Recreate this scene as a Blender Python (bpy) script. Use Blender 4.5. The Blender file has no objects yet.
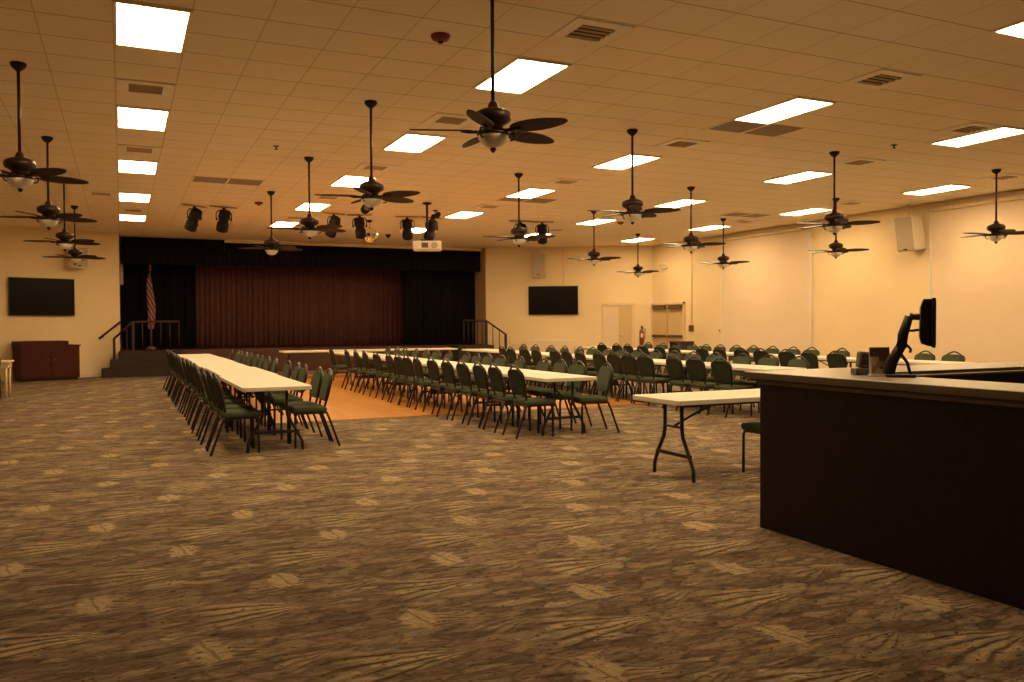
import bpy, bmesh, math, random
from mathutils import Vector, Matrix
random.seed(7)
PI = math.pi
SC = bpy.context.scene
COL = SC.collection
R = math.radians

# ---------------------------------------------------------------- camera
EYE = 1.425
CEIL = 4.11
F_PX, YAW, PITCH, ROLL = 840.75, 24.889, -1.147, 0.3297
cam_d = bpy.data.cameras.new('camera')
cam_d.sensor_fit = 'HORIZONTAL'
cam_d.sensor_width = 36.0
cam_d.lens = 36.0 * F_PX / 1024.0
cam_d.clip_start = 0.05
cam_d.clip_end = 200
cam = bpy.data.objects.new('camera', cam_d)
COL.objects.link(cam)
SC.camera = cam
_cy, _sy, _cp, _sp = math.cos(R(YAW)), math.sin(R(YAW)), math.cos(R(PITCH)), math.sin(R(PITCH))
_r0 = Vector((_cy, -_sy, 0)); _h = Vector((_sy, _cy, 0))
_f = _h * _cp + Vector((0, 0, 1)) * _sp
_u = Vector((0, 0, 1)) * _cp - _h * _sp
_cr, _sr = math.cos(R(ROLL)), math.sin(R(ROLL))
_rt = _r0 * _cr - _u * _sr
_up = _r0 * _sr + _u * _cr
_m = Matrix.Identity(4)
for i in range(3):
    _m[i][0] = _rt[i]; _m[i][1] = _up[i]; _m[i][2] = -_f[i]
_m[2][3] = EYE
cam.matrix_world = _m

# ---------------------------------------------------------------- world, exposure
world = bpy.data.worlds.new('world')
SC.world = world
world.use_nodes = True
world.node_tree.nodes['Background'].inputs[0].default_value = (0.02, 0.014, 0.008, 1)
world.node_tree.nodes['Background'].inputs[1].default_value = 0.1
SC.view_settings.view_transform = 'Standard'
SC.view_settings.look = 'None'
SC.view_settings.gamma = 1.0
SC.view_settings.use_curve_mapping = False
SC.view_settings.exposure = 0.0
LAMP_COLOUR = (1.0, 0.69, 0.355)
LAMP_STRENGTH = 40.0

# ---------------------------------------------------------------- node helper
class NT:
    def __init__(self, name):
        self.m = bpy.data.materials.new(name)
        self.m.use_nodes = True
        self.t = self.m.node_tree
        self.n = self.t.nodes
        self.b = self.n['Principled BSDF']
        self.tc = None
    def add(self, kind, **kw):
        x = self.n.new(kind)
        for k, v in kw.items():
            setattr(x, k, v)
        return x
    def link(self, a, b):
        self.t.links.new(a, b)
    def put(self, sock, v):
        if hasattr(v, 'is_output') or isinstance(v, bpy.types.NodeSocket):
            self.link(v, sock)
        else:
            sock.default_value = v
    def coord(self, kind='Object'):
        if self.tc is None:
            self.tc = self.add('ShaderNodeTexCoord')
        return self.tc.outputs[kind]
    def math(self, op, a, b=None, c=None):
        x = self.add('ShaderNodeMath', operation=op)
        self.put(x.inputs[0], a)
        if b is not None: self.put(x.inputs[1], b)
        if c is not None: self.put(x.inputs[2], c)
        return x.outputs[0]
    def sep(self, v):
        x = self.add('ShaderNodeSeparateXYZ'); self.link(v, x.inputs[0])
        return x.outputs
    def comb(self, a, b, c=0.0):
        x = self.add('ShaderNodeCombineXYZ')
        self.put(x.inputs[0], a); self.put(x.inputs[1], b); self.put(x.inputs[2], c)
        return x.outputs[0]
    def vmap(self, v, scale=(1, 1, 1), rot=(0, 0, 0), loc=(0, 0, 0)):
        x = self.add('ShaderNodeMapping')
        self.link(v, x.inputs[0])
        x.inputs['Scale'].default_value = scale
        x.inputs['Rotation'].default_value = rot
        x.inputs['Location'].default_value = loc
        return x.outputs[0]
    def noise(self, v, scale, detail=4.0, rough=0.55, dist=0.0):
        x = self.add('ShaderNodeTexNoise')
        self.link(v, x.inputs['Vector'])
        x.inputs['Scale'].default_value = scale
        x.inputs['Detail'].default_value = detail
        x.inputs['Roughness'].default_value = rough
        x.inputs['Distortion'].default_value = dist
        return x.outputs
    def ramp(self, fac, stops, interp='LINEAR'):
        x = self.add('ShaderNodeValToRGB')
        x.color_ramp.interpolation = interp
        e = x.color_ramp.elements
        while len(e) < len(stops): e.new(0.5)
        for el, (p, c) in zip(e, stops):
            el.position = p
            el.color = (c, c, c, 1) if isinstance(c, (int, float)) else (*c, 1)
        self.put(x.inputs[0], fac)
        return x.outputs[0]
    def mix(self, fac, a, b, mode='MIX'):
        x = self.add('ShaderNodeMix', data_type='RGBA', blend_type=mode)
        self.put(x.inputs[0], fac)
        self.put(x.inputs[6], a if not isinstance(a, tuple) else (*a, 1) if len(a) == 3 else a)
        self.put(x.inputs[7], b if not isinstance(b, tuple) else (*b, 1) if len(b) == 3 else b)
        return x.outputs[2]
    def bump(self, h, strength=0.3, dist=0.01):
        x = self.add('ShaderNodeBump')
        x.inputs['Strength'].default_value = strength
        x.inputs['Distance'].default_value = dist
        self.put(x.inputs['Height'], h)
        self.link(x.outputs[0], self.b.inputs['Normal'])
    def base(self, v):
        self.put(self.b.inputs['Base Color'], v if not isinstance(v, tuple) else (*v, 1) if len(v) == 3 else v)

def plain(name, col, rough=0.6, metal=0.0, var=0.12, scale=18.0, bump=0.0, bscale=None, spec=None, stretch=(1, 1, 1)):
    n = NT(name)
    v = n.vmap(n.coord(), stretch)
    f = n.noise(v, scale)[0]
    lo = tuple(max(0, c * (1 - var)) for c in col); hi = tuple(min(1, c * (1 + var)) for c in col)
    n.base(n.ramp(f, [(0.3, lo), (0.7, hi)]))
    n.b.inputs['Roughness'].default_value = rough
    n.b.inputs['Metallic'].default_value = metal
    if spec is not None: n.b.inputs['Specular IOR Level'].default_value = spec
    if bump: n.bump(n.noise(v, bscale or scale * 4)[0], bump, 0.004)
    return n.m

# ---------------------------------------------------------------- mesh helper
class MB:
    def __init__(self):
        self.bm = bmesh.new()
    def _new(self, before, smooth, mi=0):
        for f in self.bm.faces:
            if f.index == -1 or f.index >= before:
                pass
        return self
    def face(self, vs, smooth=False):
        try:
            f = self.bm.faces.new(vs); f.smooth = smooth
            return f
        except ValueError:
            return None
    def box(self, x0, x1, y0, y1, z0, z1, bev=0.0, seg=2, mat=None):
        g = bmesh.ops.create_cube(self.bm, size=1.0)
        vs = g['verts']
        for v in vs:
            v.co = Vector(((x0 + x1) / 2 + v.co.x * (x1 - x0), (y0 + y1) / 2 + v.co.y * (y1 - y0), (z0 + z1) / 2 + v.co.z * (z1 - z0)))
        if bev:
            es = list({e for v in vs for e in v.link_edges})
            r = bmesh.ops.bevel(self.bm, geom=es, offset=bev, segments=seg, profile=0.5, affect='EDGES')
            vs = list({v for f in r['faces'] for v in f.verts} | {v for v in vs if v.is_valid})
            for f in r['faces']: f.smooth = seg > 1
        if mat is not None:
            for v in vs: v.co = mat @ v.co
        return self
    def poly_prism(self, pts, a, b, axis='z', mat=None, smooth=False, bev=0.0):
        def P(u, v, w):
            return {'z': (u, v, w), 'x': (w, u, v), 'y': (u, w, v)}[axis]
        lo = [self.bm.verts.new(P(u, v, a)) for u, v in pts]
        hi = [self.bm.verts.new(P(u, v, b)) for u, v in pts]
        fs = [self.face(lo[::-1]), self.face(hi)]
        n = len(pts)
        for i in range(n):
            fs.append(self.face([lo[i], lo[(i + 1) % n], hi[(i + 1) % n], hi[i]], smooth))
        vs = lo + hi
        if bev:
            es = list({e for f in fs[:2] for e in f.edges})
            r = bmesh.ops.bevel(self.bm, geom=es, offset=bev, segments=2, profile=0.5, affect='EDGES')
            for f in r['faces']: f.smooth = True
            vs = list({v for f in r['faces'] for v in f.verts} | {v for v in vs if v.is_valid})
        if mat is not None:
            for v in vs: v.co = mat @ v.co
        return self
    def tube(self, path, r, n=8, cap=True, mat=None):
        pts = [Vector(p) for p in path]
        rs = r if isinstance(r, (list, tuple)) else [r] * len(pts)
        rings = []
        prev = None
        for i, p in enumerate(pts):
            if i == 0: d = pts[1] - p
            elif i == len(pts) - 1: d = p - pts[i - 1]
            else: d = (pts[i + 1] - p).normalized() + (p - pts[i - 1]).normalized()
            d.normalize()
            if prev is None:
                a = Vector((0, 0, 1)) if abs(d.z) < 0.9 else Vector((1, 0, 0))
                x = d.cross(a).normalized()
            else:
                x = (prev - d * prev.dot(d)).normalized()
            prev = x
            y = d.cross(x)
            rings.append([self.bm.verts.new(p + (x * math.cos(2 * PI * k / n) + y * math.sin(2 * PI * k / n)) * rs[i]) for k in range(n)])
        for a, b in zip(rings, rings[1:]):
            for k in range(n):
                self.face([a[k], a[(k + 1) % n], b[(k + 1) % n], b[k]], True)
        if cap:
            self.face(rings[0][::-1]); self.face(rings[-1])
        if mat is not None:
            for ring in rings:
                for v in ring: v.co = mat @ v.co
        return self
    def lathe(self, prof, n=20, mat=None, c=(0, 0, 0), cap=True):
        rings = []
        for r, z in prof:
            rings.append([self.bm.verts.new((c[0] + r * math.cos(2 * PI * k / n), c[1] + r * math.sin(2 * PI * k / n), c[2] + z)) for k in range(n)])
        for a, b in zip(rings, rings[1:]):
            for k in range(n):
                self.face([a[k], a[(k + 1) % n], b[(k + 1) % n], b[k]], True)
        if cap:
            self.face(rings[0][::-1]); self.face(rings[-1])
        if mat is not None:
            for ring in rings:
                for v in ring: v.co = mat @ v.co
        return self
    def build(self, name, material, parent=None, loc=None):
        bmesh.ops.recalc_face_normals(self.bm, faces=self.bm.faces[:])
        me = bpy.data.meshes.new(name)
        self.bm.to_mesh(me); self.bm.free()
        me.materials.append(material)
        o = bpy.data.objects.new(name, me)
        COL.objects.link(o)
        if parent is not None: o.parent = parent
        if loc is not None: o.location = loc
        return o

def tag(o, label, cat, group=None, kind=None):
    o['label'] = label; o['category'] = cat
    if group: o['group'] = group
    if kind: o['kind'] = kind
    return o
def thing(name, label, cat, loc=(0, 0, 0), rz=0.0, group=None):
    o = bpy.data.objects.new(name, None)
    o.empty_display_size = 0.1
    COL.objects.link(o)
    o.location = loc; o.rotation_euler = (0, 0, rz)
    return tag(o, label, cat, group)
def structure(name, mb, material, label=None, cat=None, parent=None):
    o = mb.build(name, material, parent)
    if parent is None:
        o['kind'] = 'structure'
        if label: o['label'] = label
        if cat: o['category'] = cat
    return o
def dup(root, loc, rz=0.0, label=None, group=None):
    def rec(o, parent):
        c = o.copy(); COL.objects.link(c)
        if parent is not None:
            c.parent = parent
        for ch in KIDS.get(o.name, []):
            rec(ch, c)
        return c
    c = rec(root, None)
    c.location = loc; c.rotation_euler = (0, 0, rz)
    if label: c['label'] = label
    if group: c['group'] = group
    return c
KIDS = {}
def index_kids(root):
    def rec(o):
        KIDS[o.name] = [x for x in COL.objects if x.parent == o]
        for x in KIDS[o.name]: rec(x)
    rec(root)
    return root
ORD = ['', 'first', 'second', 'third', 'fourth', 'fifth', 'sixth', 'seventh', 'eighth', 'ninth', 'tenth', 'eleventh',
       'twelfth', 'thirteenth', 'fourteenth', 'fifteenth', 'sixteenth', 'seventeenth']

# ---------------------------------------------------------------- materials
def carpet_material():
    n = NT('leaf_pattern_carpet')
    co = n.coord()
    def warped(scale, amt):
        nz = n.noise(co, scale, 3.0)
        sub = n.add('ShaderNodeVectorMath', operation='SUBTRACT'); n.link(nz[1], sub.inputs[0]); sub.inputs[1].default_value = (0.5, 0.5, 0.5)
        scl = n.add('ShaderNodeVectorMath', operation='SCALE'); n.link(sub.outputs[0], scl.inputs[0]); scl.inputs['Scale'].default_value = amt
        ad = n.add('ShaderNodeVectorMath', operation='ADD'); n.link(co, ad.inputs[0]); n.link(scl.outputs[0], ad.inputs[1])
        return ad.outputs[0]
    P = warped(6.0, 0.06)
    Q = warped(12.0, 0.05)
    # ground of broken overlapping leaves, long across the room
    def leaves(sx, sy, rot):
        v = n.vmap(Q, (sx, sy, 1), (0, 0, rot))
        a = n.add('ShaderNodeTexVoronoi', feature='F1'); n.link(v, a.inputs['Vector']); a.inputs['Scale'].default_value = 1.0
        e = n.add('ShaderNodeTexVoronoi', feature='DISTANCE_TO_EDGE'); n.link(v, e.inputs['Vector']); e.inputs['Scale'].default_value = 1.0
        return n.sep(a.outputs['Color']), e.outputs['Distance']
    c1, e1 = leaves(4.6, 14.0, 0.1)
    c2, e2 = leaves(9.0, 30.0, -0.1)
    col = n.ramp(c1[0], [(0.0, (0.11, 0.074, 0.05)), (0.3, (0.17, 0.122, 0.078)), (0.55, (0.205, 0.158, 0.1)), (0.75, (0.175, 0.112, 0.076)), (1.0, (0.27, 0.215, 0.14))])
    col = n.mix(1.0, col, n.ramp(e1, [(0.0, 0.6), (0.12, 1.0)]), 'MULTIPLY')
    fine = n.ramp(c2[1], [(0.0, 0.62), (0.25, 0.85), (0.7, 1.08), (1.0, 1.3)])
    col = n.mix(1.0, col, fine, 'MULTIPLY')
    def cell(ox, oy):
        s = n.sep(P)
        px = n.math('ADD', s[0], ox); py = n.math('ADD', s[1], oy)
        row = n.math('FLOOR', n.math('DIVIDE', py, 0.913))
        half = n.math('MULTIPLY', n.math('FLOORED_MODULO', row, 2.0), 0.4775)
        u = n.math('SUBTRACT', n.math('FLOORED_MODULO', n.math('ADD', px, half), 0.955), 0.4775)
        w = n.math('SUBTRACT', n.math('FLOORED_MODULO', py, 0.913), 0.4565)
        return u, w
    def frond(col, ox, oy, ang, kfreq, reach, spread, light, darkc, amt):
        u, w = cell(ox, oy)
        ca, sa = math.cos(ang), math.sin(ang)
        a = n.math('ADD', n.math('MULTIPLY', u, ca), n.math('MULTIPLY', w, sa))
        b = n.math('SUBTRACT', n.math('MULTIPLY', w, ca), n.math('MULTIPLY', u, sa))
        a2 = n.math('SUBTRACT', reach * 0.5, a)
        rad = n.math('SQRT', n.math('ADD', n.math('MULTIPLY', a2, a2), n.math('MULTIPLY', b, b)))
        th = n.math('ARCTAN2', b, a2)
        strip = n.math('MULTIPLY_ADD', n.math('SINE', n.math('ADD', n.math('MULTIPLY', th, kfreq), n.math('MULTIPLY', rad, 7.0))), 0.5, 0.5)
        env = n.math('MULTIPLY', n.ramp(n.math('ABSOLUTE', th), [(spread * 0.7, 1.0), (spread, 0.0)]),
                     n.ramp(rad, [(0.02, 0.0), (0.1, 1.0), (reach * 0.8, 1.0), (reach, 0.0)]))
        pat = n.mix(n.ramp(strip, [(0.06, 0.0), (0.2, 0.55), (0.75, 1.0)]), darkc, light)
        pat = n.mix(1.0, pat, fine, 'MULTIPLY')
        return n.mix(n.math('MULTIPLY', env, amt), col, pat)
    col = frond(col, 0.35, 0.70, -0.06, 36.0, 0.66, 0.42, (0.34, 0.27, 0.165), (0.06, 0.037, 0.022), 0.8)
    col = frond(col, 0.05, 0.30, -0.3, 34.0, 0.5, 0.4, (0.3, 0.22, 0.14), (0.06, 0.036, 0.022), 0.7)
    col = frond(col, 0.72, 0.48, 0.25, 30.0, 0.36, 0.42, (0.29, 0.23, 0.14), (0.06, 0.04, 0.025), 0.6)
    # pale leaf on a half drop repeat
    u, w = cell(-1.29 + 0.4775 * 3, -3.87 + 0.4565)
    d = n.math('SQRT', n.math('ADD', n.math('POWER', n.math('DIVIDE', u, 0.1), 2.0), n.math('POWER', n.math('DIVIDE', w, 0.165), 2.0)))
    d = n.math('ADD', d, n.math('MULTIPLY', n.math('SUBTRACT', n.noise(P, 16.0, 3.0)[0], 0.5), 1.5))
    vein = n.math('MULTIPLY_ADD', n.math('SINE', n.math('ADD', n.math('MULTIPLY', u, 95.0), n.math('MULTIPLY', w, 60.0))), 0.5, 0.5)
    cream = n.mix(vein, (0.33, 0.26, 0.155), (0.4, 0.315, 0.19))
    slit = n.math('LESS_THAN', n.math('ABSOLUTE', n.math('ADD', u, n.math('MULTIPLY', w, 0.2))), 0.008)
    cream = n.mix(n.math('MULTIPLY', slit, 0.6), cream, (0.12, 0.08, 0.045))
    col = n.mix(n.ramp(d, [(0.72, 0.85), (0.95, 0.0)]), col, cream)
    # dark stems and gaps
    st = n.noise(n.vmap(Q, (11.0, 22.0, 1)), 1.8, 2.0)[0]
    col = n.mix(n.ramp(st, [(0.335, 0.92), (0.385, 0.0)]), col, (0.045, 0.024, 0.014))
    sk = n.noise(n.vmap(Q, (16.0, 70.0, 1), (0, 0, 0.06)), 1.0, 5.0, 0.7)[0]
    col = n.mix(1.0, col, n.ramp(sk, [(0.3, 0.55), (0.45, 0.97), (0.55, 1.08), (0.72, 1.7)]), 'MULTIPLY')
    pile = n.noise(co, 160.0, 2.0)[0]
    col = n.mix(1.0, col, n.ramp(pile, [(0.25, 0.78), (0.75, 1.2)]), 'MULTIPLY')
    n.base(col)
    n.b.inputs['Roughness'].default_value = 0.95
    n.b.inputs['Specular IOR Level'].default_value = 0.15
    n.bump(pile, 0.3, 0.006)
    return n.m

def ceiling_material():
    n = NT('acoustic_ceiling_tile')
    s = n.sep(n.coord())
    def line(v, off, step, w):
        f = n.math('FLOORED_MODULO', n.math('SUBTRACT', v, off), step)
        return n.math('MAXIMUM', n.math('LESS_THAN', f, w), n.math('GREATER_THAN', f, step - w))
    gx = line(s[0], -0.03, 0.614, 0.007); gy = line(s[1], 7.65, 0.605, 0.008)
    g = n.math('MAXIMUM', n.math('MULTIPLY', gx, 0.5), gy)
    # faint tone from tile to tile
    cx = n.math('FLOOR', n.math('DIVIDE', n.math('ADD', s[0], 0.03), 0.614)); cy = n.math('FLOOR', n.math('DIVIDE', n.math('SUBTRACT', s[1], 7.65), 0.605))
    wn = n.add('ShaderNodeTexWhiteNoise', noise_dimensions='2D'); n.link(n.comb(cx, cy), wn.inputs['Vector'])
    tone = n.ramp(wn.outputs['Value'], [(0.0, (0.93, 0.81, 0.6)), (1.0, (0.95, 0.835, 0.62))])
    sp = n.noise(n.coord(), 120.0, 3.0)[0]
    tone = n.mix(1.0, tone, n.ramp(sp, [(0.3, 0.92), (0.6, 1.0)]), 'MULTIPLY')
    n.base(n.mix(g, tone, (0.5, 0.37, 0.23)))
    n.b.inputs['Roughness'].default_value = 0.9
    n.bump(n.math('SUBTRACT', n.math('MULTIPLY', sp, 0.25), n.math('MULTIPLY', g, 0.6)), 0.4, 0.006)
    return n.m

def wall_material():
    n = NT('cream_painted_wall')
    v = n.coord()
    a = n.noise(v, 0.7, 4.0)[0]; b = n.noise(v, 45.0, 3.0)[0]
    c = n.ramp(a, [(0.3, (0.77, 0.61, 0.36)), (0.7, (0.82, 0.66, 0.4))])
    n.base(c)
    n.b.inputs['Roughness'].default_value = 0.75
    n.bump(b, 0.15, 0.006)
    return n.m

def wood_floor_material():
    n = NT('dance_floor_parquet')
    s = n.sep(n.coord())
    cx = n.math('FLOOR', n.math('DIVIDE', s[0], 0.09)); 
    off = n.math('MULTIPLY', n.math('FLOORED_MODULO', cx, 3.0), 0.31)
    cy = n.math('FLOOR', n.math('DIVIDE', n.math('ADD', s[1], off), 0.92))
    wn = n.add('ShaderNodeTexWhiteNoise', noise_dimensions='2D'); n.link(n.comb(cx, cy), wn.inputs['Vector'])
    gr = n.noise(n.vmap(n.coord(), (30, 2.0, 1)), 2.0, 5.0)[0]
    c = n.ramp(n.math('ADD', n.math('MULTIPLY', wn.outputs['Value'], 0.5), n.math('MULTIPLY', gr, 0.5)),
               [(0.2, (0.42, 0.18, 0.026)), (0.8, (0.52, 0.235, 0.04))])
    ln = n.math('LESS_THAN', n.math('FLOORED_MODULO', s[0], 0.09), 0.003)
    n.base(n.mix(n.math('MULTIPLY', ln, 0.6), c, (0.2, 0.09, 0.03)))
    n.b.inputs['Roughness'].default_value = 0.38
    return n.m

def wood_material(name, lo, hi, rough=0.4, axis=0):
    n = NT(name)
    st = [(1.5, 14, 14), (14, 1.5, 14), (14, 14, 1.5)][axis]
    v = n.vmap(n.coord(), st)
    f = n.noise(v, 1.6, 6.0, 0.6, 0.6)[0]
    n.base(n.ramp(f, [(0.3, lo), (0.7, hi)]))
    n.b.inputs['Roughness'].default_value = rough
    n.bump(f, 0.08, 0.002)
    return n.m

def lamp_material():
    n = NT('lit_prismatic_diffuser')
    e = n.b
    v = n.noise(n.coord(), 60.0, 2.0)[0]
    n.base((0.9, 0.88, 0.82))
    e.inputs['Emission Color'].default_value = (*LAMP_COLOUR, 1)
    n.link(n.math('MULTIPLY', n.ramp(v, [(0.3, 0.96), (0.7, 1.0)]), LAMP_STRENGTH), e.inputs['Emission Strength'])
    return n.m

def flag_material():
    n = NT('flag_cloth')
    s = n.sep(n.coord())
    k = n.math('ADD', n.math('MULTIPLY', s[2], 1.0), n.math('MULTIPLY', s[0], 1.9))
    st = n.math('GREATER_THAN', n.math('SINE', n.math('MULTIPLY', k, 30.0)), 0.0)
    c = n.mix(st, (0.3, 0.28, 0.26), (0.3, 0.016, 0.018))  # stripe colours darkened, the dimness of the stage painted into the cloth
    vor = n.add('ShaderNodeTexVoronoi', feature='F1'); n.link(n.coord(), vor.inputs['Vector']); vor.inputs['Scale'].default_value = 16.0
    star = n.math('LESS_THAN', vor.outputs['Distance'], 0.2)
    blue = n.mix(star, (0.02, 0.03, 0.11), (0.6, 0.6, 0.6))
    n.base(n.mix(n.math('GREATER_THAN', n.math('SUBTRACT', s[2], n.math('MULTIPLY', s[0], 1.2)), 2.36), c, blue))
    n.b.inputs['Roughness'].default_value = 0.7
    return n.m

def perforated_material():
    n = NT('perforated_return_panel')
    v = n.add('ShaderNodeTexVoronoi', feature='F1'); n.link(n.coord(), v.inputs['Vector']); v.inputs['Scale'].default_value = 90.0
    n.base(n.ramp(v.outputs['Distance'], [(0.25, (0.06, 0.045, 0.035)), (0.5, (0.36, 0.27, 0.19))]))
    n.b.inputs['Roughness'].default_value = 0.7
    return n.m

def fabric_material(name, lo, hi, scale=260.0):
    n = NT(name)
    f = n.noise(n.coord(), scale, 2.0)[0]; g = n.noise(n.coord(), 9.0, 3.0)[0]
    n.base(n.ramp(n.math('ADD', n.math('MULTIPLY', f, 0.6), n.math('MULTIPLY', g, 0.4)), [(0.35, lo), (0.65, hi)]))
    n.b.inputs['Roughness'].default_value = 0.92
    n.b.inputs['Specular IOR Level'].default_value = 0.2
    n.bump(f, 0.25, 0.002)
    return n.m

def flyer_material():
    n = NT('printed_flyer')
    s = n.sep(n.coord('Generated'))
    vor = n.add('ShaderNodeTexVoronoi', feature='F1', distance='CHEBYCHEV'); n.link(n.vmap(n.coord('Generated'), (3.2, 1, 4.5)), vor.inputs['Vector']); vor.inputs['Scale'].default_value = 1.0
    blocks = n.ramp(n.sep(vor.outputs['Color'])[1], [(0.0, (0.42, 0.3, 0.2)), (0.45, (0.62, 0.55, 0.45)), (0.8, (0.16, 0.1, 0.06)), (1.0, (0.5, 0.25, 0.12))], 'CONSTANT')
    head = n.math('GREATER_THAN', s[2], 0.66)
    c = n.mix(head, blocks, (0.16, 0.09, 0.055))
    border = n.math('MAXIMUM', n.math('LESS_THAN', s[0], 0.09), n.math('GREATER_THAN', s[0], 0.91))
    border = n.math('MULTIPLY', n.math('MAXIMUM', border, n.math('LESS_THAN', s[2], 0.06)), n.math('LESS_THAN', s[2], 0.66))
    n.base(n.mix(border, c, (0.75, 0.72, 0.66)))
    n.b.inputs['Roughness'].default_value = 0.35
    return n.m

M = {}
M['carpet'] = carpet_material()
M['ceiling'] = ceiling_material()
M['wall'] = wall_material()
M['dance'] = wood_floor_material()
M['lamp'] = lamp_material()
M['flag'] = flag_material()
M['perf'] = perforated_material()
M['white_metal'] = plain('white_enamel_metal', (0.74, 0.68, 0.58), 0.5, var=0.04)
M['vent_metal'] = plain('ceiling_vent_enamel', (0.9, 0.82, 0.66), 0.55, var=0.05)
M['dark_void'] = plain('dark_duct_void', (0.02, 0.016, 0.012), 0.9)
M['bronze'] = plain('oil_rubbed_bronze', (0.022, 0.009, 0.006), 0.45, 0.25, var=0.3, spec=0.4)
M['blade'] = wood_material('carved_dark_blade_wood', (0.018, 0.007, 0.005), (0.04, 0.015, 0.01), 0.55)
M['blade'].node_tree.nodes['Principled BSDF'].inputs['Specular IOR Level'].default_value = 0.2
M['bowl'] = plain('frosted_glass_bowl', (0.72, 0.66, 0.56), 0.35, var=0.12, scale=14)
M['frame'] = plain('black_chair_frame_enamel', (0.022, 0.013, 0.011), 0.32, 0.2, var=0.2)
M['green'] = fabric_material('green_chair_fabric', (0.046, 0.062, 0.038), (0.092, 0.112, 0.07))
M['green_back'] = fabric_material('dark_green_back_cover', (0.017, 0.023, 0.015), (0.036, 0.044, 0.028))
M['tabletop'] = plain('white_moulded_plastic', (0.68, 0.64, 0.56), 0.5, var=0.03, scale=30)
M['table_metal'] = plain('grey_black_table_metal', (0.032, 0.026, 0.025), 0.45, 0.3, var=0.2)
M['bar_panel'] = wood_material('dark_mahogany_laminate', (0.011, 0.005, 0.006), (0.02, 0.008, 0.009), 0.55)
M['bar_panel'].node_tree.nodes['Principled BSDF'].inputs['Specular IOR Level'].default_value = 0.18
M['bar_top'] = plain('taupe_laminate_top', (0.27, 0.235, 0.19), 0.35, var=0.1, scale=60)
M['bar_edge'] = plain('shaded_laminate_edge', (0.1, 0.085, 0.062), 0.35, var=0.15, scale=40)  # darker version of the top laminate, shade of upright edges put into colour
M['bar_inside'] = plain('black_bar_interior', (0.016, 0.011, 0.011), 0.5)
M['steel'] = plain('brushed_steel', (0.5, 0.48, 0.45), 0.35, 0.9, var=0.1, stretch=(1, 20, 20))
M['black_drape'] = fabric_material('black_velour', (0.0035, 0.003, 0.003), (0.007, 0.0055, 0.005), 120)
M['maroon_drape'] = fabric_material('brown_stage_velour', (0.1, 0.04, 0.035), (0.16, 0.068, 0.058), 120)
M['stage_wood'] = wood_material('stage_front_wood', (0.05, 0.018, 0.011), (0.085, 0.03, 0.017), 0.35)
M['stair_carpet'] = plain('dark_stair_carpet', (0.03, 0.022, 0.016), 0.95, var=0.3, scale=60, bump=0.4, bscale=200)
M['rail_wood'] = wood_material('dark_handrail_wood', (0.018, 0.006, 0.005), (0.035, 0.012, 0.009), 0.45)
M['screen'] = plain('black_glass_screen', (0.007, 0.005, 0.005), 0.2, var=0.1, spec=0.12)
M['black_plastic'] = plain('black_plastic', (0.012, 0.009, 0.008), 0.5, var=0.2, spec=0.3)
M['spot_black'] = plain('matt_black_lamp_paint', (0.009, 0.006, 0.005), 0.75, var=0.2, spec=0.2)
M['brown_plastic'] = plain('brown_grey_plastic', (0.06, 0.04, 0.032), 0.45, var=0.2)
M['cabinet'] = wood_material('mahogany_cabinet', (0.04, 0.006, 0.005), (0.07, 0.011, 0.008), 0.6)
M['cabinet'].node_tree.nodes['Principled BSDF'].inputs['Specular IOR Level'].default_value = 0.2
M['door'] = plain('pale_door_paint', (0.72, 0.58, 0.38), 0.5, var=0.03)
M['door_tan'] = plain('tan_door_paint', (0.62, 0.45, 0.22), 0.5, var=0.03)
M['trim'] = plain('cream_trim_paint', (0.74, 0.58, 0.36), 0.5, var=0.03)
M['tan_trim'] = plain('brown_tan_trim_paint', (0.5, 0.33, 0.17), 0.5, var=0.05)
M['jamb'] = plain('proscenium_side_paint', (0.55, 0.36, 0.22), 0.7, var=0.05)
M['shade'] = fabric_material('pale_shade_fabric', (0.75, 0.6, 0.43), (0.79, 0.64, 0.46), 200)
M['brown_metal'] = plain('brown_painted_metal', (0.13, 0.075, 0.045), 0.5, 0.2)
M['red'] = plain('dark_red_plastic', (0.2, 0.015, 0.012), 0.4)
M['ext_red'] = plain('extinguisher_red_brown', (0.2, 0.045, 0.015), 0.3, var=0.1)
M['speaker'] = plain('cream_speaker_case', (0.66, 0.56, 0.42), 0.55, var=0.04)
M['speaker_grille'] = plain('taupe_speaker_grille', (0.44, 0.36, 0.26), 0.7, var=0.1, scale=160)
M['mirror'] = plain('mirror_facets', (0.85, 0.78, 0.6), 0.12, 1.0, var=0.2, scale=30)
M['lens'] = plain('spot_lens_glass', (0.2, 0.18, 0.16), 0.1, 0.4)
M['flyer'] = flyer_material()
M['brass'] = plain('gilt_pole', (0.45, 0.33, 0.15), 0.35, 0.8)
M['grey_cart'] = plain('dark_cart_laminate', (0.03, 0.016, 0.014), 0.4)
M['tan_table'] = plain('tan_table_laminate', (0.72, 0.55, 0.35), 0.5, var=0.05)

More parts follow.
